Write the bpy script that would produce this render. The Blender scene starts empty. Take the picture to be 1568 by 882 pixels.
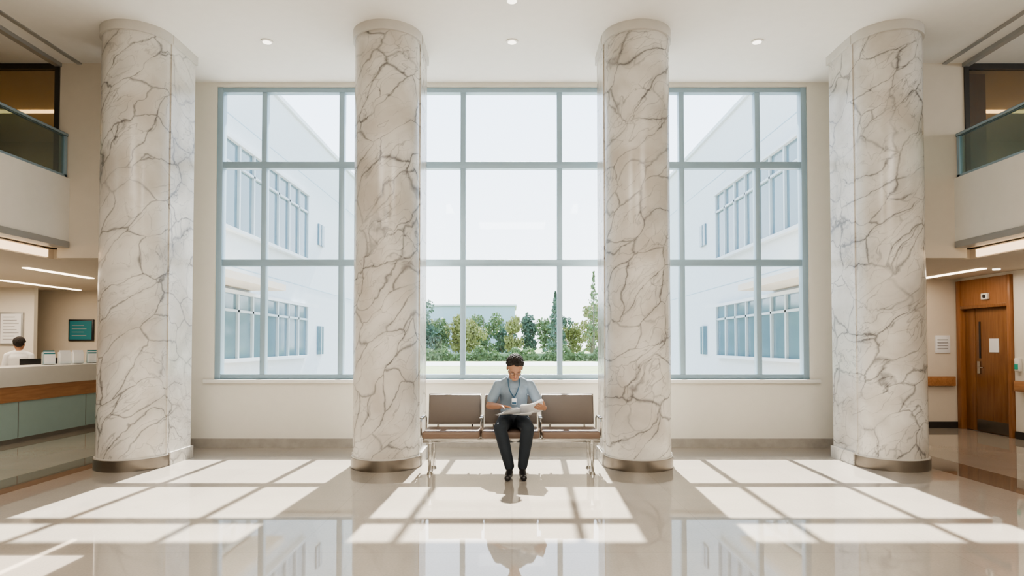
import bpy, bmesh, math, random
import numpy as np
from mathutils import Vector, Matrix, Euler
random.seed(7)
scn = bpy.context.scene
COL = scn.collection
CLOSEUP = False

# ---------------------------------------------------------------- materials
def nodes(name):
    m = bpy.data.materials.new(name); m.use_nodes = True
    nt = m.node_tree
    return m, nt, nt.nodes.get('Principled BSDF')
def N(nt, typ, **kw):
    n = nt.nodes.new(typ)
    for k, v in kw.items(): setattr(n, k, v)
    return n
def mat(name, col, rough=0.5, metal=0.0, var=0.0, vscale=8.0, bump=0.0, bscale=40.0, spec=None, coat=0.0):
    m, nt, b = nodes(name)
    b.inputs['Base Color'].default_value = (*col, 1)
    b.inputs['Roughness'].default_value = rough
    b.inputs['Metallic'].default_value = metal
    if coat: b.inputs['Coat Weight'].default_value = coat
    if spec is not None: b.inputs['Specular IOR Level'].default_value = spec
    tc = N(nt, 'ShaderNodeTexCoord')
    ns = N(nt, 'ShaderNodeTexNoise'); ns.inputs['Scale'].default_value = vscale; ns.inputs['Detail'].default_value = 4
    nt.links.new(tc.outputs['Object'], ns.inputs['Vector'])
    if var <= 0: var = 0.03
    mx = N(nt, 'ShaderNodeMix', data_type='RGBA')
    mx.inputs[6].default_value = (*[c*(1-var) for c in col], 1)
    mx.inputs[7].default_value = (*[min(1, c*(1+var)) for c in col], 1)
    nt.links.new(ns.outputs['Fac'], mx.inputs[0]); nt.links.new(mx.outputs[2], b.inputs['Base Color'])
    if bump > 0:
        n2 = N(nt, 'ShaderNodeTexNoise'); n2.inputs['Scale'].default_value = bscale
        bp = N(nt, 'ShaderNodeBump'); bp.inputs['Strength'].default_value = bump; bp.inputs['Distance'].default_value = 0.01
        nt.links.new(tc.outputs['Object'], n2.inputs['Vector']); nt.links.new(n2.outputs['Fac'], bp.inputs['Height'])
        nt.links.new(bp.outputs['Normal'], b.inputs['Normal'])
    return m
def emis(name, col, s):
    m, nt, b = nodes(name)
    b.inputs['Base Color'].default_value = (*col, 1)
    b.inputs['Emission Color'].default_value = (*col, 1)
    b.inputs['Emission Strength'].default_value = s
    return m
def glass(name, tint, refl=0.08, rough=0.0):
    m = bpy.data.materials.new(name); m.use_nodes = True; nt = m.node_tree; nt.nodes.clear()
    o = N(nt, 'ShaderNodeOutputMaterial'); mx = N(nt, 'ShaderNodeMixShader')
    t = N(nt, 'ShaderNodeBsdfTransparent'); g = N(nt, 'ShaderNodeBsdfGlossy')
    t.inputs[0].default_value = (*tint, 1); g.inputs['Roughness'].default_value = rough
    g.inputs[0].default_value = (0.9, 0.95, 1, 1)
    mx.inputs[0].default_value = refl
    nt.links.new(t.outputs[0], mx.inputs[1]); nt.links.new(g.outputs[0], mx.inputs[2]); nt.links.new(mx.outputs[0], o.inputs[0])
    return m
def wood(name, c1, c2, rough=0.35, axis=2):
    m, nt, b = nodes(name)
    tc = N(nt, 'ShaderNodeTexCoord'); mp = N(nt, 'ShaderNodeMapping')
    s = [14, 14, 14]; s[axis] = 1.0; mp.inputs['Scale'].default_value = s
    ns = N(nt, 'ShaderNodeTexNoise'); ns.inputs['Scale'].default_value = 2.0; ns.inputs['Detail'].default_value = 6
    ns.inputs['Distortion'].default_value = 0.6
    cr = N(nt, 'ShaderNodeValToRGB'); cr.color_ramp.elements[0].position = .3; cr.color_ramp.elements[1].position = .7
    cr.color_ramp.elements[0].color = (*c1, 1); cr.color_ramp.elements[1].color = (*c2, 1)
    L = nt.links.new
    L(tc.outputs['Object'], mp.inputs[0]); L(mp.outputs[0], ns.inputs['Vector']); L(ns.outputs['Fac'], cr.inputs[0]); L(cr.outputs[0], b.inputs['Base Color'])
    b.inputs['Roughness'].default_value = rough
    return m

def marble(name):
    m, nt, b = nodes(name); L = nt.links.new
    tc = N(nt, 'ShaderNodeTexCoord')
    def mathn(op, a=None, bb=None, clamp=False):
        n = N(nt, 'ShaderNodeMath', operation=op); n.use_clamp = clamp
        for i, v in enumerate((a, bb)):
            if v is None: continue
            if isinstance(v, (int, float)): n.inputs[i].default_value = v
            else: L(v, n.inputs[i])
        return n.outputs[0]
    def mapr(v, a, c, t0=0., t1=1.):
        mr = N(nt, 'ShaderNodeMapRange'); mr.inputs['From Min'].default_value = a; mr.inputs['From Max'].default_value = c
        mr.inputs['To Min'].default_value = t0; mr.inputs['To Max'].default_value = t1
        L(v, mr.inputs['Value']); return mr.outputs[0]
    def warp(src, scale, amt, det=3):
        ns = N(nt, 'ShaderNodeTexNoise'); ns.inputs['Scale'].default_value = scale; ns.inputs['Detail'].default_value = det
        L(src, ns.inputs['Vector'])
        s = N(nt, 'ShaderNodeVectorMath', operation='SUBTRACT'); L(ns.outputs['Color'], s.inputs[0]); s.inputs[1].default_value = (.5, .5, .5)
        k = N(nt, 'ShaderNodeVectorMath', operation='SCALE'); L(s.outputs[0], k.inputs[0]); k.inputs['Scale'].default_value = amt
        a = N(nt, 'ShaderNodeVectorMath', operation='ADD'); L(src, a.inputs[0]); L(k.outputs[0], a.inputs[1])
        return a.outputs[0]
    w = warp(tc.outputs['Object'], 1.1, .50)
    w = warp(w, 4.0, .13)
    w = warp(w, 20.0, .02)
    def noise(scale, det=3, src=None, rough=.5):
        ns = N(nt, 'ShaderNodeTexNoise'); ns.inputs['Scale'].default_value = scale; ns.inputs['Detail'].default_value = det
        ns.inputs['Roughness'].default_value = rough
        L(src or tc.outputs['Object'], ns.inputs['Vector']); return ns.outputs['Fac']
    def mapped(src, ang, sc, off=0):
        m1 = N(nt, 'ShaderNodeMapping'); m1.inputs['Rotation'].default_value = (0, math.radians(ang), 0); m1.inputs['Location'].default_value = (off, off*.7, 0)
        L(src, m1.inputs[0])
        m2 = N(nt, 'ShaderNodeMapping'); m2.inputs['Scale'].default_value = sc
        L(m1.outputs[0], m2.inputs[0]); return m2.outputs[0]
    def vein(scale, width, ang, sc, mscale, lo, hi, off=0):
        v = N(nt, 'ShaderNodeTexVoronoi', feature='DISTANCE_TO_EDGE'); v.inputs['Scale'].default_value = scale
        L(mapped(w, ang, sc, off), v.inputs['Vector'])
        wd = mapr(noise(3.5, 3), .3, .7, width*.2, width*1.9)
        q = mathn('SUBTRACT', 1.0, mathn('DIVIDE', v.outputs['Distance'], wd), True)
        q = mathn('POWER', q, 1.2)
        return mathn('MULTIPLY', q, mapr(noise(mscale, 3, w), lo, hi))
    def ridge(scale, width, ang, sc, mscale, lo, hi, off=0):
        f = noise(scale, 4, mapped(w, ang, sc, off), .5)
        d = mathn('ABSOLUTE', mathn('SUBTRACT', f, .5))
        q = mathn('SUBTRACT', 1.0, mathn('DIVIDE', d, width), True)
        q = mathn('POWER', q, 1.5)
        return mathn('MULTIPLY', q, mapr(noise(mscale, 2), lo, hi))
    v1 = vein(2.1, .034, -44, (1.7, 1, .62), 1.2, .30, .50)
    v2 = vein(4.0, .024, -50, (1.8, 1, .58), 1.7, .40, .58, 3.1)
    r1 = ridge(1.3, .010, -45, (2.3, 1.2, .5), 1.1, .34, .56, 7)
    r2 = ridge(2.6, .010, -40, (2.0, 1.2, .6), 1.6, .44, .64, 4)
    soft = ridge(.9, .08, -45, (2.2, 1.2, .5), 1.3, .42, .66, 7)
    soft2 = vein(2.1, .20, -44, (1.7, 1, .62), 1.4, .42, .72)
    tot = mathn('MULTIPLY', v1, .74)
    for x, k in ((v2, .42), (r1, .50), (r2, .30), (soft, .20), (soft2, .30)): tot = mathn('ADD', tot, mathn('MULTIPLY', x, k), True)
    base = N(nt, 'ShaderNodeMix', data_type='RGBA')
    base.inputs[6].default_value = (.54, .495, .435, 1); base.inputs[7].default_value = (.70, .67, .62, 1)
    L(mapr(noise(1.6, 4, w), .36, .58), base.inputs[0])
    fin = N(nt, 'ShaderNodeMix', data_type='RGBA'); L(tot, fin.inputs[0]); L(base.outputs[2], fin.inputs[6])
    fin.inputs[7].default_value = (.17, .16, .155, 1)
    L(fin.outputs[2], b.inputs['Base Color'])
    b.inputs['Roughness'].default_value = .22
    return m

def floor_material():
    m, nt, b = nodes('polished_terrazzo'); L = nt.links.new
    tc = N(nt, 'ShaderNodeTexCoord')
    br = N(nt, 'ShaderNodeTexBrick'); br.offset = 0; br.inputs['Scale'].default_value = 1
    br.inputs['Brick Width'].default_value = 1.5; br.inputs['Row Height'].default_value = 1.5; br.inputs['Mortar Size'].default_value = .003
    br.inputs['Color1'].default_value = (.39, .345, .29, 1); br.inputs['Color2'].default_value = (.405, .36, .305, 1); br.inputs['Mortar'].default_value = (.35, .305, .255, 1)
    L(tc.outputs['Object'], br.inputs['Vector'])
    ns = N(nt, 'ShaderNodeTexNoise'); ns.inputs['Scale'].default_value = 70; ns.inputs['Detail'].default_value = 3
    L(tc.outputs['Object'], ns.inputs['Vector'])
    n2 = N(nt, 'ShaderNodeTexNoise'); n2.inputs['Scale'].default_value = 1.5; n2.inputs['Detail'].default_value = 5
    L(tc.outputs['Object'], n2.inputs['Vector'])
    mr = N(nt, 'ShaderNodeMapRange'); mr.inputs['From Min'].default_value = .3; mr.inputs['From Max'].default_value = .7
    mr.inputs['To Min'].default_value = .88; mr.inputs['To Max'].default_value = 1.1
    ad = N(nt, 'ShaderNodeMath', operation='MULTIPLY_ADD'); L(ns.outputs['Fac'], ad.inputs[0]); ad.inputs[1].default_value = .5
    sc = N(nt, 'ShaderNodeMath', operation='MULTIPLY'); L(n2.outputs['Fac'], sc.inputs[0]); sc.inputs[1].default_value = .5
    L(sc.outputs[0], ad.inputs[2]); L(ad.outputs[0], mr.inputs['Value'])
    vm = N(nt, 'ShaderNodeVectorMath', operation='SCALE'); L(br.outputs['Color'], vm.inputs[0]); L(mr.outputs[0], vm.inputs['Scale'])
    sp = N(nt, 'ShaderNodeSeparateXYZ'); L(tc.outputs['Object'], sp.inputs[0])
    ab = N(nt, 'ShaderNodeMath', operation='ABSOLUTE'); L(sp.outputs[0], ab.inputs[0])
    s1 = N(nt, 'ShaderNodeMath', operation='SUBTRACT'); L(ab.outputs[0], s1.inputs[0]); s1.inputs[1].default_value = 5.1
    a2 = N(nt, 'ShaderNodeMath', operation='ABSOLUTE'); L(s1.outputs[0], a2.inputs[0])
    lt = N(nt, 'ShaderNodeMath', operation='LESS_THAN'); L(a2.outputs[0], lt.inputs[0]); lt.inputs[1].default_value = .26
    mx = N(nt, 'ShaderNodeMix', data_type='RGBA'); L(lt.outputs[0], mx.inputs[0]); L(vm.outputs[0], mx.inputs[6]); mx.inputs[7].default_value = (.20, .16, .125, 1)
    L(mx.outputs[2], b.inputs['Base Color'])
    b.inputs['Roughness'].default_value = .025
    b.inputs['IOR'].default_value = 1.85
    return m

M = {}
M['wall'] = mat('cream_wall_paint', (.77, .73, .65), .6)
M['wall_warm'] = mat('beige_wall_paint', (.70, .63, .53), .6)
M['white'] = mat('white_paint', (.82, .79, .73), .55)
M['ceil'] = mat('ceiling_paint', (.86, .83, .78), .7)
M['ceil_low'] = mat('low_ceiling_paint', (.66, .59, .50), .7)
M['stone_base'] = mat('grey_stone_skirting', (.36, .33, .29), .3, var=.25, vscale=9)
M['marble'] = marble('veined_marble')
M['cap'] = mat('capital_stone', (.60, .57, .52), .35, var=.08, vscale=6)
M['metal'] = mat('brushed_metal', (.26, .23, .20), .3, 1.0, var=.1)
M['chrome'] = mat('chrome', (.50, .49, .47), .18, 1.0)
M['alu'] = mat('blue_grey_aluminium', (.33, .44, .51), .35, .2)
M['alu_dark'] = mat('dark_frame_metal', (.06, .055, .05), .4, .5)
M['trimgrey'] = mat('grey_trim_metal', (.38, .38, .37), .4, .3)
M['glass'] = glass('window_glass', (.94, .975, .99), .02)
M['rail_glass'] = glass('balustrade_glass', (.55, .66, .64), .16)
M['brown_glass'] = glass('upper_room_glass', (.66, .58, .45), .12)
M['floor'] = floor_material()
M['taupe'] = mat('taupe_vinyl', (.16, .132, .11), .45, bump=.1, bscale=300)
M['tan'] = mat('tan_seat_vinyl', (.18, .12, .085), .4, bump=.1, bscale=300)
M['wood'] = wood('orange_wood', (.26, .11, .04), (.36, .165, .07))
M['wood_door'] = wood('door_wood', (.19, .08, .03), (.28, .13, .05))
M['wood_h'] = wood('horizontal_wood', (.34, .16, .07), (.48, .25, .12), axis=1)
M['teal'] = mat('teal_counter_panel', (.38, .52, .50), .25)
M['kick'] = mat('steel_kick', (.30, .29, .27), .3, .8)
M['counter_white'] = mat('counter_solid_surface', (.80, .78, .73), .25)
M['cove'] = emis('warm_cove_light', (1, .74, .48), 1.8)
M['strip'] = emis('warm_strip_light', (1, .82, .60), 4.5)
M['down'] = emis('downlight_lens', (1, .93, .82), 2.0)
M['panel'] = emis('fill_panel_glow', (1, .93, .84), 3)  # glow for the added fill panels
M['black'] = mat('black_plastic', (.02, .02, .022), .35)
M['sign'] = mat('teal_sign', (.03, .22, .26), .4)
M['paper'] = mat('paper', (.85, .86, .88), .6)
M['print'] = mat('printed_text', (.35, .35, .36), .7)
M['ext_wall'] = mat('exterior_render', (.60, .635, .65), .8)
M['ext_glass'] = mat('exterior_window_glass', (.13, .21, .25), .08, 0.0, spec=.9)
M['ext_frame'] = mat('exterior_window_frame', (.42, .49, .52), .4)
M['ext_grey'] = mat('distant_cladding', (.36, .47, .54), .7)
M['lawn'] = mat('lawn', (.17, .215, .075), .9, var=.3, vscale=.6)
M['road'] = mat('pale_paving', (.27, .28, .27), .8)
M['bark'] = mat('bark', (.20, .18, .15), .9)
M['leaf_a'] = mat('leaves_green', (.15, .22, .10), .7, var=.35, vscale=1.5)
M['leaf_b'] = mat('leaves_yellowgreen', (.27, .29, .11), .7, var=.3, vscale=1.5)
M['leaf_c'] = mat('leaves_dark', (.11, .18, .13), .7, var=.3, vscale=1.5)
M['skin'] = mat('skin', (.40, .215, .135), .5)
M['lips'] = mat('lips', (.33, .13, .10), .45)
M['hair'] = mat('black_hair', (.022, .017, .014), .75, bump=.8, bscale=120)
M['shirt'] = mat('blue_grey_shirt', (.25, .315, .375), .8, var=.1, vscale=10, bump=.3, bscale=22)
M['pants'] = mat('navy_trousers', (.015, .021, .029), .8, bump=.25, bscale=18)
M['shoe'] = mat('black_shoe_leather', (.013, .012, .012), .35)
M['coat'] = mat('white_coat', (.74, .74, .74), .8)
M['lanyard'] = mat('lanyard_blue', (.03, .10, .17), .6)
M['eye'] = mat('eye_white', (.75, .73, .70), .3)
M['green'] = mat('green_dispenser', (.05, .45, .33), .4)

# ---------------------------------------------------------------- mesh builder
class MB:
    def __init__(s): s.bm = bmesh.new(); s.mats = []
    def mi(s, m):
        if isinstance(m, str): m = M[m]
        if m not in s.mats: s.mats.append(m)
        return s.mats.index(m)
    def _set(s, vs, m):
        i = s.mi(m); fs = set(f for v in vs for f in v.link_faces)
        for f in fs: f.material_index = i
        return fs
    def box(s, x0, x1, y0, y1, z0, z1, m, bev=0, seg=2, rot=None):
        mt = Matrix.Translation(((x0+x1)/2, (y0+y1)/2, (z0+z1)/2))
        if rot is not None: mt = mt @ rot.to_4x4()
        mt = mt @ Matrix.Diagonal((abs(x1-x0), abs(y1-y0), abs(z1-z0), 1))
        r = bmesh.ops.create_cube(s.bm, size=1, matrix=mt)
        fs = s._set(r['verts'], m)
        if bev > 0:
            es = set(e for f in fs for e in f.edges)
            bmesh.ops.bevel(s.bm, geom=list(es), offset=bev, segments=seg, affect='EDGES', profile=.5)
        return s
    def cyl(s, p0, p1, r0, r1, m, seg=20):
        p0 = Vector(p0); p1 = Vector(p1); d = p1-p0
        q = Vector((0, 0, 1)).rotation_difference(d).to_matrix().to_4x4()
        r = bmesh.ops.create_cone(s.bm, cap_ends=True, segments=seg, radius1=r0, radius2=r1, depth=d.length,
                                  matrix=Matrix.Translation((p0+p1)/2) @ q)
        s._set(r['verts'], m); return s
    def sph(s, c, r, m, rot=None, sub=3):
        if isinstance(r, (int, float)): r = (r, r, r)
        mt = Matrix.Translation(c)
        if rot is not None: mt = mt @ rot.to_4x4()
        mt = mt @ Matrix.Diagonal((*r, 1))
        q = bmesh.ops.create_icosphere(s.bm, subdivisions=sub, radius=1, matrix=mt)
        s._set(q['verts'], m); return s
    def prism(s, poly, z0, z1, m):
        a = [s.bm.verts.new((x, y, z0)) for x, y in poly]; b = [s.bm.verts.new((x, y, z1)) for x, y in poly]
        n = len(poly); i = s.mi(m)
        fs = [s.bm.faces.new(a[::-1]), s.bm.faces.new(b)]
        for k in range(n): fs.append(s.bm.faces.new((a[k], a[(k+1) % n], b[(k+1) % n], b[k])))
        for f in fs: f.material_index = i
        return s
    def tube(s, pts, r, m, seg=10):
        for a, b in zip(pts[:-1], pts[1:]): s.cyl(a, b, r, r, m, seg)
        for p in pts[1:-1]: s.sph(p, r, m, sub=2)
        return s
    def quad(s, pts, m):
        f = s.bm.faces.new([s.bm.verts.new(p) for p in pts]); f.material_index = s.mi(m); return s
    def build(s, name, parent=None, sharp=32):
        me = bpy.data.meshes.new(name)
        for f in s.bm.faces: f.smooth = True
        bmesh.ops.recalc_face_normals(s.bm, faces=s.bm.faces[:]) if sharp else None
        s.bm.to_mesh(me); s.bm.free()
        for m in s.mats: me.materials.append(m)
        if sharp: me.set_sharp_from_angle(angle=math.radians(sharp))
        o = bpy.data.objects.new(name, me); COL.objects.link(o)
        if parent: o.parent = parent
        return o
def empty(name, loc=(0, 0, 0)):
    e = bpy.data.objects.new(name, None); e.empty_display_size = .2; COL.objects.link(e); e.location = loc; return e
def B(name, *a, parent=None, **k): return MB().box(*a, **k).build(name, parent)

# ---------------------------------------------------------------- dimensions
YW = 9.09; YJ = 8.47; ZC = 5.11; XO = 5.77
B('floor', -12.2, 12.2, -4, 14, -.1, 0, 'floor')
MB().box(-12.2, 12.2, -4, 9.3, ZC, ZC+.12, 'ceil').build('ceiling')
B('wall_rear', -12.2, 12.2, -4.15, -4, 0, 5.2, 'wall')
for sgn, nm in ((-1, 'left'), (1, 'right')):
    x0, x1 = sorted((sgn*5.64, sgn*5.70)); B('trim_%d' % (1 if sgn < 0 else 2), x0, x1, -4, YJ, ZC-.015, ZC, 'trimgrey')
    x0, x1 = sorted((sgn*5.90, sgn*5.98)); B('trim_%d' % (3 if sgn < 0 else 4), x0, x1, -4, YJ, ZC-.05, ZC, 'trimgrey')

# window wall (with opening)
WX = 4.145; ZS = .94; ZT = 5.05
w = MB()
w.box(-5.5, 5.5, YW, YW+.21, 0, ZS, 'wall')
w.box(-5.5, -WX, YW, YW+.21, ZS, 5.7, 'wall'); w.box(WX, 5.5, YW, YW+.21, ZS, 5.7, 'wall')
w.box(-WX, WX, YW, YW+.21, ZT, 5.7, 'wall')
w.build('wall_back')
B('sun_cutoff_canopy', -5.4, 5.4, YW+.21, YW+.97, 5.42, 5.6, 'ext_wall')  # unseen slab added to block high sun and end the floor patch
B('window_sill', -WX-.12, WX+.12, YW-.07, YW+.05, ZS-.05, ZS, 'white', bev=.006)
B('baseboard_back', -4.75, 4.75, YW-.03, YW, 0, .125, 'stone_base')
w = MB(); y0, y1 = YW+.04, YW+.15
for x in (-3.49, -2.40, -1.70, -.69, .67, 1.70, 2.39, 3.46): w.box(x-.036, x+.036, y0, y1, ZS, ZT, 'alu', bev=.004)
for x in (-WX+.04, WX-.04): w.box(x-.04, x+.04, y0-.02, y1, ZS, ZT, 'alu', bev=.004)
for z in (2.57, 3.95): w.box(-WX, WX, y0-.008, y1-.01, z-.045, z+.045, 'alu', bev=.004)
for z in (ZS+.035, ZT-.035): w.box(-WX, WX, y0-.01, y1-.01, z-.035, z+.035, 'alu', bev=.004)
w.quad([(-WX, YW+.12, ZS), (WX, YW+.12, ZS), (WX, YW+.12, ZT), (-WX, YW+.12, ZT)], 'glass')
w.build('window_1')

for sgn, nm in ((-1, 'left'), (1, 'right')):
    def bx(b, xa, xb, *r, **k):
        x0, x1 = sorted((sgn*xa, sgn*xb)); b.box(x0, x1, *r, **k)
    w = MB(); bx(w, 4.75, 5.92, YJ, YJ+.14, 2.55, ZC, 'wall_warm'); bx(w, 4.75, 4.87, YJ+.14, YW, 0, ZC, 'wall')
    w.build('wall_return_'+nm)
    w = MB()
    bx(w, XO, XO+.12, -4, YJ, 2.72, 3.59, 'white'); bx(w, XO+.12, 12, -4, YJ, 2.74, 3.45, 'white')
    bx(w, XO-.02, XO+.14, -4, YJ-.02, 2.68, 2.76, 'trimgrey')
    bx(w, 5.92, 12, YJ, 13.7, 2.70, 3.45, 'wall_warm')
    w.build('balcony_slab')
    w = MB()
    y = YJ-.02
    while y > 0:
        ya = max(y-1.35, -1); bx(w, XO+.045, XO+.06, ya+.012, y-.012, 3.50, 4.13, 'rail_glass'); y = ya
        if y <= 0: break
    bx(w, XO+.02, XO+.085, -1, YJ-.01, 4.13, 4.175, 'alu', bev=.008)
    bx(w, XO+.03, XO+.075, -1, YJ-.01, 3.59, 3.63, 'alu')
    bx(w, XO+.03, XO+.075, YJ-.06, YJ-.015, 3.59, 4.13, 'alu')
    w.build('glass_balustrade')
    w = MB()
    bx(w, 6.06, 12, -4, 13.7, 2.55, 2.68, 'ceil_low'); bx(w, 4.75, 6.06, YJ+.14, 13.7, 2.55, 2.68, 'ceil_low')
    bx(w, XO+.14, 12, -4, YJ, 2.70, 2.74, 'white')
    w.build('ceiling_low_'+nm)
    w = MB(); bx(w, 6.035, 6.06, -2, YJ, 2.565, 2.66, 'cove'); w.build('cove_light')
    w = MB()
    bx(w, 5.5, 5.62, YW+.21, 23, 0, 7.2, 'ext_wall'); bx(w, 5.62, 13, 14, 23, 0, 7.2, 'ext_wall')
    for (za, zb) in ((3.70, 5.38), (1.15, 2.42)):
        bx(w, 5.46, 5.5, 12.2, 17.3, za, zb, 'ext_glass')
        for i in range(8):
            yy = 12.2+5.1*i/7; bx(w, 5.41, 5.5, yy-.035, yy+.035, za, zb, 'ext_frame')
        bx(w, 5.38, 5.5, 12.15, 17.35, zb, zb+.07, 'ext_wall'); bx(w, 5.38, 5.5, 12.15, 17.35, za-.07, za, 'ext_wall')
        bx(w, 5.41, 5.5, 12.2, 17.3, za+(zb-za)*.72, za+(zb-za)*.72+.05, 'ext_frame')
    for (za, zb) in ((4.25, 4.85), (1.15, 1.95)):
        bx(w, 5.45, 5.5, 18.4, 18.9, za, zb, 'ext_glass'); bx(w, 5.43, 5.5, 18.63, 18.67, za, zb, 'ext_frame')
    for z in (2.95, 5.9): bx(w, 5.495, 5.5, YW+.3, 23, z, z+.02, 'ext_grey')
    bx(w, 5.44, 5.7, YW+.3, 23.05, 7.2, 7.3, 'ext_wall')
    w.build('building_wing')
    w = MB()
    bx(w, 5.92, 5.98, YJ-.02, YJ+.08, 3.45, ZC, 'alu_dark'); bx(w, 5.98, 12, YJ, YJ+.06, ZC-.07, ZC, 'alu_dark'); bx(w, 5.98, 12, YJ, YJ+.06, 3.45, 3.52, 'alu_dark')
    for x in (7.4, 9.0): bx(w, x-.03, x+.03, YJ, YJ+.06, 3.5, ZC, 'alu_dark')
    bx(w, 5.98, 12, YJ+.03, YJ+.035, 3.5, ZC, 'brown_glass')
    w.build('window_2' if sgn < 0 else 'window_3')
    w = MB()
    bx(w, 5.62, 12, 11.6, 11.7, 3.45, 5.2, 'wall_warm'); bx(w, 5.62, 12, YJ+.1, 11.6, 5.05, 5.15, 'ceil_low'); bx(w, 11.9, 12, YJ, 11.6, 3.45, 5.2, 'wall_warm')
    if sgn > 0: bx(w, 6.02, 6.35, YJ+.2, YJ+.3, 3.45, 5.05, 'wood_door')
    w.build('wall_upper_room_'+nm)
    w = MB(); bx(w, 6.6, 9.8, 10.0, 10.1, 5.03, 5.05, 'strip'); w.build('ceiling_strip_light')
B('wall_left', -12.2, -12, -4, 14, 0, 5.2, 'wall_warm')
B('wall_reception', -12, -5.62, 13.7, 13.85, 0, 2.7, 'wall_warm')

# ------------------------------------------------------------- columns
RC = .38; YC = 7.70; YB = 8.27
def profile(xc, r, pw, yb, n=40):
    pts = [(xc-pw, yb), (xc-pw, YC)]
    for i in range(n+1):
        a = math.pi+math.pi*i/n; pts.append((xc+r*math.cos(a), YC+r*math.sin(a)))
    pts.append((xc+pw, YC)); pts.append((xc+pw, yb)); return pts
def circ(xc, yc, r, n=64): return [(xc+r*math.cos(2*math.pi*i/n), yc+r*math.sin(2*math.pi*i/n)) for i in range(n)]
for xc in (-4.445, -1.478, 1.478, 4.445):
    w = MB()
    w.prism(profile(xc, RC, RC+.012, YB), .02, 5.02, 'marble')
    w.prism(circ(xc, YC, RC+.022), 0, .125, 'metal')
    w.prism(circ(xc, YC, RC+.014), .125, .14, 'cap')
    w.box(xc-RC-.035, xc+RC+.035, YC+.05, YB+.025, 0, .15, 'marble')
    w.prism(profile(xc, RC+.026, RC+.032, YB+.03), 5.0, ZC, 'cap')
    w.build('marble_column', sharp=35)

# ------------------------------------------------------------- lights in the ceilings
for i, (x, y) in enumerate(((-2.98, 7.85), (0, 7.85), (2.98, 7.85), (0, 6.9), (-2.98, 5.2), (2.98, 5.2))):
    w = MB(); w.prism(circ(x, y, .075, 24), ZC-.012, ZC, 'white'); w.prism(circ(x, y, .052, 24), ZC-.016, ZC-.011, 'down'); w.build('ceiling_downlight')
for (x, ya, yb) in ((-7.1, 9.5, 11.0), (-8.9, 11.3, 13.4), (6.95, 9.6, 11.0)):
    B('ceiling_strip_light', x-.05, x+.05, ya, yb, 2.535, 2.55, 'strip')
w = MB(); w.prism(circ(7.2, 9.68, .05, 20), 2.53, 2.55, 'down'); w.build('ceiling_downlight')

# ------------------------------------------------------------- reception
R = empty('reception_counter')
XA, XB, YA, YE = -7.1, -7.75, 6.5, 12.3
w = MB(); w.box(XB, XA-.06, YA, YE, .07, .60, 'teal'); w.build('panel', R)
w = MB(); w.box(XB, XA-.10, YA+.03, YE-.03, 0, .07, 'kick'); w.build('kick_plate', R)
w = MB(); w.box(XB, XA-.03, YA, YE, .60, .82, 'wood_h'); w.build('wood_band', R)
w = MB(); w.box(XB, XA, YA, YE, .82, 1.10, 'counter_white', bev=.01); w.build('top', R)
for y in (8, 9.5, 11): MB().box(XA-.062, XA-.057, y-.006, y+.006, .08, .59, 'kick').build('joint', R)
w = MB(); w.box(-8.35, -7.78, 8.6, 12.2, .72, .76, 'counter_white'); w.box(-8.3, -7.8, 8.65, 8.7, 0, .72, 'counter_white'); w.box(-8.3, -7.8, 12.1, 12.15, 0, .72, 'counter_white'); w.build('reception_desk')
def monitor(x, y, rz):
    w = MB()
    w.box(-.25, .25, -.015, .015, .12, .43, 'black', bev=.006); w.cyl((0, .03, .01), (0, .03, .2), .02, .02, 'black'); w.box(-.11, .11, -.08, .1, 0, .012, 'black', bev=.004)
    o = w.build('computer_monitor'); o.location = (x, y, .76); o.rotation_euler[2] = rz
monitor(-8.05, 11.0, math.radians(80)); monitor(-8.1, 11.75, math.radians(65))
def brochures(x, y, c):
    w = MB(); w.box(-.09, .09, -.05, .05, 0, .05, 'glass'); w.box(-.09, .09, .04, .05, 0, .2, 'counter_white')
    for i in range(4): w.box(-.075, .075, -.04+.02*i, -.03+.02*i, .01, .17+.02*i, c if i % 2 else 'paper')
    o = w.build('brochure_holder'); o.location = (x, y, 1.10); o.rotation_euler[2] = math.radians(50)
brochures(-7.4, 10.45, 'sign'); brochures(-7.35, 10.75, 'paper'); brochures(-7.4, 11.15, 'paper'); brochures(-7.35, 11.45, 'sign')
w = MB(); w.box(-9.28, -8.76, 13.655, 13.70, 1.50, 1.95, 'black', bev=.006); w.box(-9.25, -8.79, 13.65, 13.657, 1.53, 1.92, 'sign')
for i in range(4): w.box(-9.20, -8.95+.05*(i % 2), 13.646, 13.651, 1.82-.07*i, 1.832-.07*i, 'print')
w.build('wall_sign')
w = MB(); w.box(-10.10, -9.64, 12.86, 12.90, 1.42, 2.06, 'trimgrey', bev=.004); w.box(-10.07, -9.67, 12.85, 12.862, 1.45, 2.03, 'paper')
for i in range(8): w.box(-10.02, -9.79+.04*(i % 3), 12.846, 12.851, 1.96-.062*i, 1.972-.062*i, 'print')
w.build('framed_notice')
B('wall_pier_reception', -12, -9.45, 12.9, 13.0, 0, 2.55, 'wall')

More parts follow.
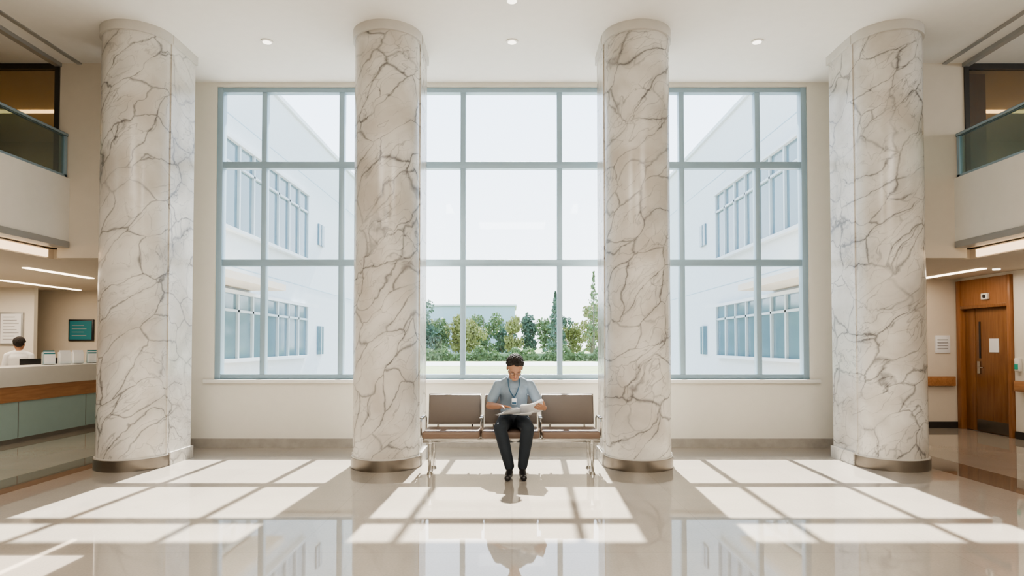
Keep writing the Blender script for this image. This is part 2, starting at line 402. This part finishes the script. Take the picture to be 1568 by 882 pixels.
# ------------------------------------------------------------- right side corridor
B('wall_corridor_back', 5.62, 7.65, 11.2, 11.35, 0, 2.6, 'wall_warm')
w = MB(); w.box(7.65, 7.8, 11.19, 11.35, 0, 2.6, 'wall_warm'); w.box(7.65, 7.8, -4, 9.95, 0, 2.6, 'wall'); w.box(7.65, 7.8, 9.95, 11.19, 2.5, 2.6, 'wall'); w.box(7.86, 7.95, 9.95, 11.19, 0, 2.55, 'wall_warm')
w.build('wall_right')
B('baseboard_corridor', 5.62, 7.64, 11.17, 11.2, 0, .11, 'alu_dark')
B('baseboard_right', 7.62, 7.65, 2, 9.93, 0, .11, 'alu_dark')
w = MB(); w.box(5.65, 7.55, 11.12, 11.16, .72, .88, 'wood_h', bev=.01); w.box(5.7, 5.76, 11.15, 11.2, .77, .83, 'metal'); w.box(7.4, 7.46, 11.15, 11.2, .77, .83, 'metal'); w.build('wall_handrail')
w = MB(); w.box(7.55, 7.6, 2, 9.85, .72, .88, 'wood_h', bev=.01); w.box(7.59, 7.65, 9.6, 9.66, .77, .83, 'metal'); w.box(7.59, 7.65, 8.2, 8.26, .77, .83, 'metal'); w.build('wall_handrail')
D = empty('door_1')
w = MB()
w.box(7.60, 7.80, 11.07, 11.17, 0, 2.5, 'wood', bev=.004); w.box(7.60, 7.80, 9.96, 10.03, 0, 2.5, 'wood', bev=.004)
w.box(7.62, 7.80, 10.03, 11.07, 2.06, 2.5, 'wood'); w.box(7.60, 7.80, 10.03, 11.07, 2.02, 2.07, 'wood_door', bev=.003)
w.build('frame', D)
w = MB(); w.box(7.68, 7.73, 10.035, 10.82, .01, 2.02, 'wood_door', bev=.003); w.box(7.68, 7.73, 10.83, 11.065, .01, 2.02, 'wood_door', bev=.003); w.build('leaf', D)
w = MB(); w.box(7.675, 7.682, 10.70, 10.78, 1.15, 1.75, 'glass'); w.box(7.655, 7.68, 10.70, 10.76, .95, 1.15, 'chrome'); w.cyl((7.64, 10.73, 1.05), (7.64, 10.60, 1.05), .01, .01, 'chrome'); w.cyl((7.68, 10.73, 1.05), (7.64, 10.73, 1.05), .01, .01, 'chrome')
w.box(7.672, 7.68, 10.70, 10.735, 1.2, 1.8, 'black')
w.box(7.67, 7.68, 10.3, 10.5, 1.3, 1.52, 'paper'); w.box(7.67, 7.69, 10.06, 10.8, .02, .2, 'metal'); w.build('hardware', D)
w = MB(); w.box(7.25, 7.5, 11.18, 11.2, 1.28, 1.58, 'paper', bev=.004)
for i in range(4): w.box(7.28, 7.46, 11.175, 11.181, 1.50-.05*i, 1.515-.05*i, 'print')
w.build('wall_notice')
w = MB(); w.box(7.60, 7.65, 9.80, 9.90, 1.02, 1.22, 'white', bev=.01); w.box(7.59, 7.602, 9.82, 9.88, 1.05, 1.13, 'green'); w.build('sanitizer_dispenser')
w = MB(); w.box(7.58, 7.62, 10.4, 10.55, 2.15, 2.25, 'white', bev=.008); w.cyl((7.58, 10.47, 2.2), (7.57, 10.47, 2.2), .03, .03, 'black'); w.build('wall_sensor')

# ------------------------------------------------------------- bench
BE = empty('waiting_bench')
x0s = (-.985, -.335, .325); wd = .64
backrot = Euler((math.radians(-9), 0, 0)).to_matrix()
for i, xs0 in enumerate(x0s):
    xa, xb = xs0, xs0+wd
    w = MB()
    w.box(xa+.005, xb-.005, 7.12, 7.60, .395, .475, 'tan', bev=.022, seg=3)
    w.box(xa+.03, xb-.03, 7.16, 7.58, .375, .397, 'chrome')
    w.build('seat_%d' % (i+1), BE)
    w = MB()
    w.box(xa+.02, xb-.02, 7.62, 7.665, .50, .84, 'taupe', bev=.018, seg=3, rot=backrot)
    w.box(xa+.012, xb-.012, 7.655, 7.68, .49, .85, 'chrome', bev=.006, rot=backrot)
    w.build('back_%d' % (i+1), BE)
    w = MB()
    for xx in (xa+.12, xb-.12): w.tube([(xx, 7.5, .385), (xx, 7.66, .39), (xx, 7.675, .55)], .012, 'chrome')
    w.build('back_bracket_%d' % (i+1), BE)
w = MB(); w.box(-1.0, .985, 7.33, 7.39, .325, .378, 'chrome', bev=.006); w.build('beam', BE)
for i, x in enumerate((-.90, .88)):
    w = MB()
    w.box(x-.02, x+.02, 7.16, 7.58, .335, .375, 'chrome', bev=.005)
    for y in (7.19, 7.55):
        w.box(x-.018, x+.018, y-.018, y+.018, .03, .34, 'chrome', bev=.004)
        w.cyl((x, y, 0), (x, y, .03), .034, .026, 'chrome')
    w.build('leg_%d' % (i+1), BE)
for i, x in enumerate((-1.0, -.34, .315, .98)):
    w = MB()
    w.tube([(x, 7.22, .40), (x, 7.19, .575), (x, 7.22, .60), (x, 7.58, .60), (x, 7.64, .575), (x, 7.64, .40)], .011, 'chrome')
    w.box(x-.02, x+.02, 7.22, 7.5, .603, .62, 'black', bev=.006)
    w.build('armrest_%d' % (i+1), BE)

# ------------------------------------------------------------- people
class Body:
    def __init__(s): s.p = []
    def cone(s, a, b, r0, r1, lab, sc=(1, 1, 1)): s.p.append(('c', Vector(a), Vector(b), r0, r1, lab, Vector(sc)))
    def ell(s, c, r, lab, R=None): s.p.append(('e', Vector(c), Vector(r), R or Matrix.Identity(3), None, lab, None))
    def build(s, name, labmats, parent, voxel=.006, smooth=4):
        w = MB()
        for q in s.p:
            if q[0] == 'c':
                _, a, b, r0, r1, lab, sc = q
                S = Matrix.Diagonal((*sc, 1)); T = Matrix.Translation(a)
                bb = Vector(((b-a)[0]/sc[0], (b-a)[1]/sc[1], (b-a)[2]/sc[2]))
                tmp = bmesh.new()
                t = MB(); t.bm.free(); t.bm = tmp; t.mats = []
                t.cyl((0, 0, 0), bb, r0, r1, 'skin', 24) if bb.length > 1e-5 else None
                t.sph((0, 0, 0), r0, 'skin', sub=3); t.sph(bb, r1, 'skin', sub=3)
                tmp.transform(T @ S)
                me = bpy.data.meshes.new('t'); tmp.to_mesh(me); w.bm.from_mesh(me); bpy.data.meshes.remove(me); tmp.free()
            else: w.sph(q[1], tuple(q[2]), 'skin', rot=q[3], sub=3)
        o = w.build(name+'_raw', sharp=0)
        md = o.modifiers.new('r', 'REMESH'); md.mode = 'VOXEL'; md.voxel_size = voxel
        m2 = o.modifiers.new('s', 'SMOOTH'); m2.factor = .5; m2.iterations = smooth
        dg = bpy.context.evaluated_depsgraph_get(); me = bpy.data.meshes.new_from_object(o.evaluated_get(dg))
        bpy.data.objects.remove(o)
        n = len(me.polygons); c = np.empty(n*3); me.polygons.foreach_get('center', c); c = c.reshape(-1, 3)
        best = np.full(n, 1e9); lab = np.zeros(n, int); names = list(labmats.keys())
        for q in s.p:
            l = q[5]
            if q[0] == 'c':
                _, a, b, r0, r1, l, sc = q; sc = np.array(sc); a = np.array(a); b = np.array(b)
                P = (c-a)/sc; d = (b-a)/sc; L2 = max((d*d).sum(), 1e-9); t = np.clip((P@d)/L2, 0, 1)
                sd = (np.linalg.norm(P-t[:, None]*d, axis=1)-(r0+(r1-r0)*t))*sc.mean()
            else:
                Rm = np.array(q[3]); P = (c-np.array(q[1]))@Rm; r = np.array(q[2])
                k = np.linalg.norm(P/r, axis=1); sd = (k-1)*r.min()
            m = sd < best; best[m] = sd[m]; lab[m] = names.index(l)
        me.materials.clear()
        for k in names: me.materials.append(M[labmats[k]])
        me.polygons.foreach_set('material_index', lab.astype(np.int32)); me.polygons.foreach_set('use_smooth', np.ones(n, bool)); me.update()
        me.name = name; ob = bpy.data.objects.new(name, me); COL.objects.link(ob); ob.parent = parent
        return ob
def hand(bd, wrist, fwd, nrm, side, curl=(.35, .4, .45, .5), thumb=.5):
    wrist = Vector(wrist); f = Vector(fwd).normalized(); n = Vector(nrm); n = (n-f*n.dot(f)).normalized()
    s = f.cross(n).normalized()
    if s.dot(Vector(side)) < 0: s = -s
    offs = (.034, .0115, -.0115, -.033); ln = (.072, .082, .076, .060)
    for i in range(4):
        k = wrist+f*(.088-.004*abs(i-1))+s*offs[i]
        bd.cone(wrist+s*offs[i]*.5+f*.01, k, .016, .0115, 'skin')
        d = (f+s*offs[i]*2.2).normalized(); p = k
        ax = d.cross(n).normalized()
        for j, fr in enumerate((.45, .30, .25)):
            d = (Matrix.Rotation(curl[i]*(1 if j else .8), 3, ax) @ d)
            q = p+d*ln[i]*fr; bd.cone(p, q, .0092-.0009*j, .0086-.0009*j, 'skin'); p = q
    p = wrist+f*.022+s*.022; d = (s*.75+f*.75+n*.25).normalized()
    bd.cone(wrist, p, .018, .015, 'skin')
    for j, l in enumerate((.038, .032, .026)):
        q = p+d*l; bd.cone(p, q, .0125-.0013*j, .0115-.0013*j, 'skin'); p = q; d = (d+f*.25*thumb+n*.3*thumb).normalized()
def head(bd, T, R, S=1.0):
    T = Vector(T)
    P = lambda v: T+R@(Vector(v)*S)
    E = lambda c, r, l: bd.ell(P(c), [q*S for q in r], l, R)
    C = lambda a, b, r0, r1, l: bd.cone(P(a), P(b), r0*S, r1*S, l)
    E((0, .012, .028), (.076, .095, .088), 'skin')
    E((0, -.022, -.030), (.058, .066, .082), 'skin')
    E((0, -.070, -.092), (.022, .018, .018), 'skin')
    for sg in (-1, 1):
        C((sg*.05, 0, -.05), (sg*.018, -.065, -.092), .020, .018, 'skin')
        E((sg*.036, -.066, -.028), (.022, .018, .020), 'skin')
        E((sg*.076, .012, -.008), (.010, .018, .031), 'skin')
        C((sg*.012, -.086, .024), (sg*.042, -.072, .024), .009, .008, 'skin')
        E((sg*.010, -.093, -.030), (.008, .009, .007), 'skin')
    C((0, -.086, .012), (0, -.106, -.026), .008, .0115, 'skin')
    E((0, -.086, -.054), (.022, .008, .0055), 'lips'); E((0, -.084, -.063), (.018, .008, .006), 'lips')
def head_details(T, R, par, glasses=True, afro=1.0, S=1.0):
    T = Vector(T); P = lambda v: T+R@(Vector(v)*S)
    V3 = lambda *a: tuple(q*S for q in a)
    w = MB()
    for sg in (-1, 1):
        w.sph(P((sg*.031, -.074, .004)), .0125*S, 'eye', sub=3); w.sph(P((sg*.031, -.0845, .000)), .0045*S, 'black', sub=2)
        w.sph(P((sg*.031, -.0745, .008)), V3(.0145, .0125, .0095), 'skin', rot=R, sub=3)
        w.sph(P((sg*.031, -.088, .024)), V3(.017, .005, .0035), 'hair', rot=R, sub=2)
    w.build('eyes', par)
    w = MB()
    w.sph(P((0, .026, .052)), V3(.081, .093, .074), 'hair', rot=R, sub=4)
    w.sph(P((0, .048, .005)), V3(.076, .066, .062), 'hair', rot=R, sub=4)
    rng = random.Random(3)
    for i in range(460):
        th = rng.uniform(0, 2*math.pi); ph = math.acos(rng.uniform(-.45, 1))
        v = Vector((math.sin(ph)*math.cos(th), math.sin(ph)*math.sin(th), math.cos(ph)))
        if v.y < -.45 and v.z < .50: continue
        if abs(v.x) > .6 and v.z < .0 and v.y < .25: continue
        c = Vector((v.x*.083, .024+v.y*.096, .042+v.z*.082))
        if v.z < 0 and v.y > 0: c = Vector((v.x*.078, .03+v.y*.088, .035+v.z*.09))
        w.sph(P(c), rng.uniform(.010, .016)*afro*S, 'hair', sub=1)
    w.build('hair', par, sharp=0)
    if glasses:
        w = MB()
        for sg in (-1, 1):
            pts = [P((sg*.032+.021*math.cos(a), -.098, .002+.015*math.sin(a))) for a in [2*math.pi*k/16 for k in range(17)]]
            w.tube(pts, .0014, 'black', 6)
            w.tube([P((sg*.053, -.097, .005)), P((sg*.079, -.02, .006)), P((sg*.079, .012, .004))], .0014, 'black', 6)
        w.tube([P((-.011, -.099, .004)), P((.011, -.099, .004))], .0014, 'black', 6)
        w.build('glasses', par)

MAN = empty('seated_man')
bd = Body(); cx = .02
SH = {-1: Vector((cx-.170, 7.375, .970)), 1: Vector((cx+.175, 7.375, .970))}
EL = {-1: Vector((-.255, 7.34, .735)), 1: Vector((.305, 7.34, .75))}
WR = {-1: Vector((-.125, 7.12, .752)), 1: Vector((.352, 7.095, .735))}
bd.cone((cx, 7.455, .67), (cx, 7.455, .74), .112, .110, 'shirt', (1.36, 1, 1))
bd.cone((cx, 7.455, .72), (cx, 7.39, .90), .110, .118, 'shirt', (1.36, 1, 1))
bd.cone((cx, 7.39, .90), (cx, 7.36, .970), .114, .085, 'shirt', (1.45, 1, 1))
for sg in (-1, 1):
    bd.cone(SH[sg]+Vector((-sg*.03, 0, -.005)), (cx+sg*.045, 7.345, 1.035), .056, .046, 'shirt')
    bd.cone(SH[sg], SH[sg].lerp(EL[sg], .55), .059, .061, 'shirt')
    bd.cone(SH[sg].lerp(EL[sg], .55), SH[sg].lerp(EL[sg], .68), .061, .059, 'shirt')
    bd.cone(SH[sg], EL[sg], .046, .038, 'skin'); bd.cone(EL[sg], EL[sg].lerp(WR[sg], .35), .038, .040, 'skin'); bd.cone(EL[sg].lerp(WR[sg], .35), WR[sg], .040, .026, 'skin')
bd.cone((cx, 7.365, 1.01), (cx+.006, 7.28, 1.12), .057, .052, 'skin')
bd.cone((cx-.06, 7.44, .575), (cx+.06, 7.44, .575), .105, .105, 'pants', (1, 1, 1))
bd.cone((cx, 7.445, .60), (cx, 7.45, .655), .112, .110, 'pants', (1.36, 1, 1))
KN = {-1: Vector((-.125, 6.95, .535)), 1: Vector((.168, 6.95, .535))}
AN = {-1: Vector((-.028, 7.00, .11)), 1: Vector((.112, 7.01, .11))}
for sg in (-1, 1):
    hp = Vector((cx+sg*.09, 7.42, .562)); bd.cone(hp, KN[sg], .094, .070, 'pants')
    mid = KN[sg].lerp(AN[sg], .35)+Vector((0, .015, 0)); bd.cone(KN[sg], mid, .069, .068, 'pants'); bd.cone(mid, AN[sg]+Vector((0, 0, .02)), .068, .053, 'pants')
    bd.cone(AN[sg], AN[sg]-Vector((0, 0, .04)), .036, .036, 'shoe')
    tx = AN[sg]+Vector((sg*.016-.004, -.165, 0)); tx.z = .031
    hl = AN[sg]+Vector((0, .03, 0)); hl.z = .04
    bd.cone(hl, tx, .039, .030, 'shoe', (1.1, 1, 1)); bd.cone(AN[sg]+Vector((0, -.03, -.04)), tx+Vector((0, .04, .006)), .04, .032, 'shoe')
HR = (Matrix.Rotation(math.radians(6), 3, 'Z') @ Matrix.Rotation(math.radians(40), 3, 'X'))
HT = (cx+.012, 7.225, 1.165); HS = 1.08
head(bd, HT, HR, HS)
hand(bd, WR[-1], (.86, -.42, .0), (.05, -.25, -.95), (0, -1, .2), curl=(.22, .25, .28, .32))
hand(bd, WR[1], (-.62, -.62, .18), (-.35, .55, .75), (0, .2, 1), curl=(.32, .36, .4, .45), thumb=.9)
bd.build('body', {'skin': 'skin', 'shirt': 'shirt', 'pants': 'pants', 'shoe': 'shoe', 'lips': 'lips'}, MAN, voxel=.0048, smooth=3)
head_details(HT, HR, MAN, S=HS)
w = MB()
for sg in (-1, 1):
    for k in range(5):
        a0 = k/5; a1 = (k+1)/5
        q = lambda t: Vector((cx+sg*.066*math.sin(math.pi*(.98-.88*t)) , 7.365-.075*math.cos(math.pi*(.98-.88*t)), 1.063-.030*t))
        w.cyl(q(a0), q(a1), .012, .012, 'shirt', 10); w.sph(q(a1), .012, 'shirt', sub=2)
w.build('collar', MAN)
w = MB()
for sg in (-1, 1):
    pts = [Vector((cx+sg*.058, 7.35, 1.082)), Vector((cx+sg*.066, 7.285, 1.045)), Vector((cx+sg*.060, 7.256, .97)), Vector((cx+sg*.04, 7.260, .90)), Vector((cx+.004, 7.266, .83))]
    for a, b in zip(pts[:-1], pts[1:]):
        w.cyl(a, b, .0055, .0055, 'lanyard', 8)
w.box(cx-.026, cx+.034, 7.258, 7.263, .755, .83, 'paper', bev=.003); w.box(cx-.02, cx+.028, 7.255, 7.259, .765, .785, 'lanyard')
w.build('lanyard', MAN)

def sheet(w, c, bulge, m='paper', n=8):
    c = [Vector(v) for v in c]
    nn = (c[1]-c[0]).cross(c[3]-c[0]).normalized()
    g = []
    for i in range(n+1):
        row = []
        for j in range(n+1):
            u, v = i/n, j/n
            p = (c[0]*(1-u)+c[1]*u)*(1-v)+(c[3]*(1-u)+c[2]*u)*v
            row.append(w.bm.verts.new(p+nn*bulge*math.sin(math.pi*u)))
        g.append(row)
    for i in range(n):
        for j in range(n):
            f = w.bm.faces.new((g[i][j], g[i+1][j], g[i+1][j+1], g[i][j+1])); f.material_index = w.mi(m)
w = MB()
sb, st = (.085, 7.16, .662), (.085, 6.985, .775)
for k in range(4):
    o = Vector((.006*k, .004*k, .004*k))
    sheet(w, [Vector(sb)+o, Vector((.305+.012*k, 7.145, .700))+o, Vector((.335-.012*k, 6.975+.012*k, .832))+o, Vector(st)+o], .012+.004*k)
    o = Vector((-.008*k, .004*k, .003*k))
    sheet(w, [Vector((-.165, 7.13, .648))+o, Vector(sb)+o, Vector(st)-Vector((0, 0, .03))+o, Vector((-.125+.012*k, 6.93, .685))+o], -.006-.003*k)
sheet(w, [(.04, 7.13, .66), (.20, 7.10, .655), (.235, 6.91, .72), (.0, 6.90, .69)], .006)
pp = w.build('open_papers', None, sharp=60)
sm = pp.modifiers.new('s', 'SOLIDIFY'); sm.thickness = .0008

RC_ = empty('receptionist', (-8.75, 11.6, 0)); RC_.rotation_euler[2] = math.radians(205)
bd = Body()
bd.cone((0, 0, .84), (0, 0, 1.02), .12, .11, 'coat', (1.3, 1, 1)); bd.cone((0, 0, 1.0), (0, .0, 1.18), .11, .115, 'coat', (1.35, 1, 1)); bd.cone((0, 0, 1.18), (0, .01, 1.25), .105, .08, 'coat', (1.5, 1, 1))
bd.cone((0, 0, .84), (0, 0, .60), .13, .14, 'coat', (1.25, 1, 1))
bd.cone((0, .015, 1.27), (0, 0, 1.36), .05, .048, 'skin')
for sg in (-1, 1):
    bd.cone((sg*.15, 0, 1.235), (sg*.04, 0, 1.29), .055, .045, 'coat')
    s0, e0, w0 = Vector((sg*.17, 0, 1.225)), Vector((sg*.22, .02, .97)), Vector((sg*.15, -.17, .87))
    bd.cone(s0, e0, .056, .046, 'coat'); bd.cone(e0, w0, .046, .034, 'coat'); bd.cone(w0, w0+(w0-e0)*.15, .026, .024, 'skin')
    hand(bd, w0+(w0-e0)*.12, (-sg*.1, -1, -.4), (0, 0, -1), (-sg, 0, 0))
    bd.cone((sg*.085, 0, .78), (sg*.09, -.01, .43), .085, .058, 'pants'); bd.cone((sg*.09, -.01, .43), (sg*.09, .01, .09), .056, .042, 'pants'); bd.cone((sg*.09, .02, .045), (sg*.10, -.13, .035), .038, .033, 'shoe')
HR2 = Matrix.Rotation(math.radians(15), 3, 'X'); HT2 = (0, -.01, 1.425)
head(bd, HT2, HR2)
bd.build('body', {'skin': 'skin', 'coat': 'coat', 'pants': 'pants', 'shoe': 'shoe', 'lips': 'lips'}, RC_, voxel=.008, smooth=3)
head_details(HT2, HR2, RC_, glasses=False, afro=1.2)

# ------------------------------------------------------------- exterior
B('ground_lawn', -150, 150, YW+.21, 300, -.15, -.02, 'lawn')
B('ground_paving', -5.5, 5.5, YW+.21, 26, -.02, -.005, 'road')
B('road', -150, 150, 44, 55, -.02, 0.0, 'road')
w = MB(); w.box(-40, .4, 84, 95, 0, 6.4, 'ext_grey')
for i in range(12): w.box(-30+i*2.5, -28.6+i*2.5, 83.95, 84, 3.6, 4.8, 'ext_glass')
w.box(-40.2, .6, 83.8, 95, 6.4, 6.6, 'ext_wall'); w.build('distant_building')
def tree(x, y, h, rad, mk, conifer=False, n=1500, seed=0):
    rg = random.Random(seed); w = MB()
    w.cyl((x, y, 0), (x, y, h*.85), .05*h/3, .02, 'bark', 8)
    cl = []
    if not conifer:
        for i in range(14):
            a = rg.uniform(0, 6.28); r = rg.uniform(0, rad*.7); cl.append(Vector((x+r*math.cos(a), y+r*math.sin(a), rg.uniform(h*.18, h*.85))))
        for c_ in cl[:7]: w.cyl((x, y, h*.15), c_, .05, .015, 'bark', 6)
    i0 = w.mi(mk)
    for i in range(n):
        if conifer:
            t = rg.random()**.8; z = h*(.12+.88*t); rr = rad*(1-t)*(.35+.65*abs(math.sin(z*4.2))) ; a = rg.uniform(0, 6.28); r = rr*math.sqrt(rg.random()); c_ = Vector((x+r*math.cos(a), y+r*math.sin(a), z-.25*r))
        else:
            q = rg.choice(cl); v = Vector((rg.gauss(0, 1), rg.gauss(0, 1), rg.gauss(0, 1))).normalized()*rad*.42*rg.random()**.4
            c_ = q+v
        s = rg.uniform(.07, .15); R = Euler((rg.uniform(0, 6), rg.uniform(0, 6), rg.uniform(0, 6))).to_matrix()
        f = w.bm.faces.new([w.bm.verts.new(c_+R@Vector(p)) for p in ((-s, -s*.6, 0), (s, -s*.6, 0), (s*.8, s*.6, 0), (-s*.8, s*.6, 0))]); f.material_index = i0
    w.build('conifer_tree' if conifer else 'tree', sharp=0)
rg = random.Random(5)
k = 0
for x in np.arange(-19, 20, 1.5):
    y = 66+rg.uniform(-2, 5); h = rg.uniform(3.6, 5.4)*(1.0 if -8 < x < 8 else 1.2)
    tree(x+rg.uniform(-.5, .5), y, h, rg.uniform(1.3, 1.9), rg.choice(['leaf_a', 'leaf_b', 'leaf_b', 'leaf_c']), n=1700, seed=k); k += 1
tree(4.1, 61.5, 6.4, 1.5, 'leaf_c', True, 1300, 90); tree(7.7, 61.5, 8.3, 1.5, 'leaf_a', True, 420, 91)
def hedge(x0, x1, y, h, mk, seed):
    rg = random.Random(seed); w = MB(); w.box(x0+.1, x1-.1, y-.2, y+.2, 0, h*.5, mk); i0 = w.mi(mk)
    for i in range(int((x1-x0)*300)):
        xx = rg.uniform(x0, x1); hh = h*(.65+.25*math.sin(xx*1.7)+.2*math.sin(xx*4.1+1))
        c_ = Vector((xx, y+rg.uniform(-.45, .45), rg.uniform(0, max(.2, hh)))); s = .08
        R = Euler((rg.uniform(0, 6), rg.uniform(0, 6), rg.uniform(0, 6))).to_matrix()
        f = w.bm.faces.new([w.bm.verts.new(c_+R@Vector(p)) for p in ((-s, -s, 0), (s, -s, 0), (s, s, 0), (-s, s, 0))]); f.material_index = i0
    w.build('hedge', sharp=0)
hedge(-16, 16, 58.5, 1.3, 'leaf_a', 1)

# ------------------------------------------------------------- lights
def aim(o, d): o.rotation_euler = Vector(d).to_track_quat('-Z', 'Y').to_euler()
sun = bpy.data.lights.new('sun', 'SUN'); sun.energy = 24; sun.angle = math.radians(.7); sun.color = (1, .95, .88)
so = bpy.data.objects.new('sun_light', sun); COL.objects.link(so); so.location = (1, 20, 20); aim(so, (-.035, -.98, -1))
def area(name, loc, sx, sy, e, col=(1, .93, .85), d=(0, 0, -1)):
    l = bpy.data.lights.new(name, 'AREA'); l.shape = 'RECTANGLE'; l.size = sx; l.size_y = sy; l.energy = e; l.color = col
    o = bpy.data.objects.new(name, l); COL.objects.link(o); o.location = loc; aim(o, d)
for i, (x, y) in enumerate(((-2.6, 1.0), (2.6, 1.0), (0, -1.5))):  # added warm fill: glowing panels with area lamps, overhead and out of view
    B('fill_panel', x-1.0, x+1.0, y-.6, y+.6, ZC-.03, ZC-.002, 'panel')
    area('fill_lamp', (x, y, ZC-.05), 2.0, 1.2, 165)
area('reception_lamp', (-9.2, 11.0, 2.5), 2.5, 2.5, 75, (1, .84, .66))
area('reception_lamp', (-7.4, 8.0, 2.5), 1, 3, 36, (1, .86, .70))
area('corridor_lamp', (6.8, 9.8, 2.5), .8, 1.8, 18, (1, .86, .70))
area('upper_room_lamp', (-8, 10.0, 5.0), 3, 1, 26, (1, .85, .6)); area('upper_room_lamp', (8, 10.0, 5.0), 3, 1, 26, (1, .85, .6))

wd_ = bpy.data.worlds.new('sky_world'); scn.world = wd_; wd_.use_nodes = True; nt = wd_.node_tree; L = nt.links.new
bg = nt.nodes['Background']; tc = N(nt, 'ShaderNodeTexCoord'); sp = N(nt, 'ShaderNodeSeparateXYZ'); cr = N(nt, 'ShaderNodeValToRGB')
cr.color_ramp.elements[0].position = .0; cr.color_ramp.elements[0].color = (.97, .985, 1, 1)
cr.color_ramp.elements[1].position = .8; cr.color_ramp.elements[1].color = (.48, .69, 1, 1)
L(tc.outputs['Generated'], sp.inputs[0]); L(sp.outputs[2], cr.inputs[0]); L(cr.outputs[0], bg.inputs[0]); bg.inputs[1].default_value = 3.2
scn.view_settings.view_transform = 'AgX'
scn.view_settings.look = 'AgX - Medium High Contrast'
scn.view_settings.exposure = 0.2

# ------------------------------------------------------------- camera
cam = bpy.data.cameras.new('camera'); co = bpy.data.objects.new('camera', cam); COL.objects.link(co)
pit = math.radians(1.5)
co.location = (0, 0, 1.42); co.rotation_euler = (math.pi/2+pit, 0, 0)
cam.sensor_width = 36; cam.lens = 36*1000/1568; cam.shift_y = (87-1000*math.tan(pit))/1568; cam.clip_end = 1000
if CLOSEUP:
    kk = 1568/400; cam.lens *= kk; cam.shift_y = (cam.shift_y-195/1568)*kk
scn.camera = co
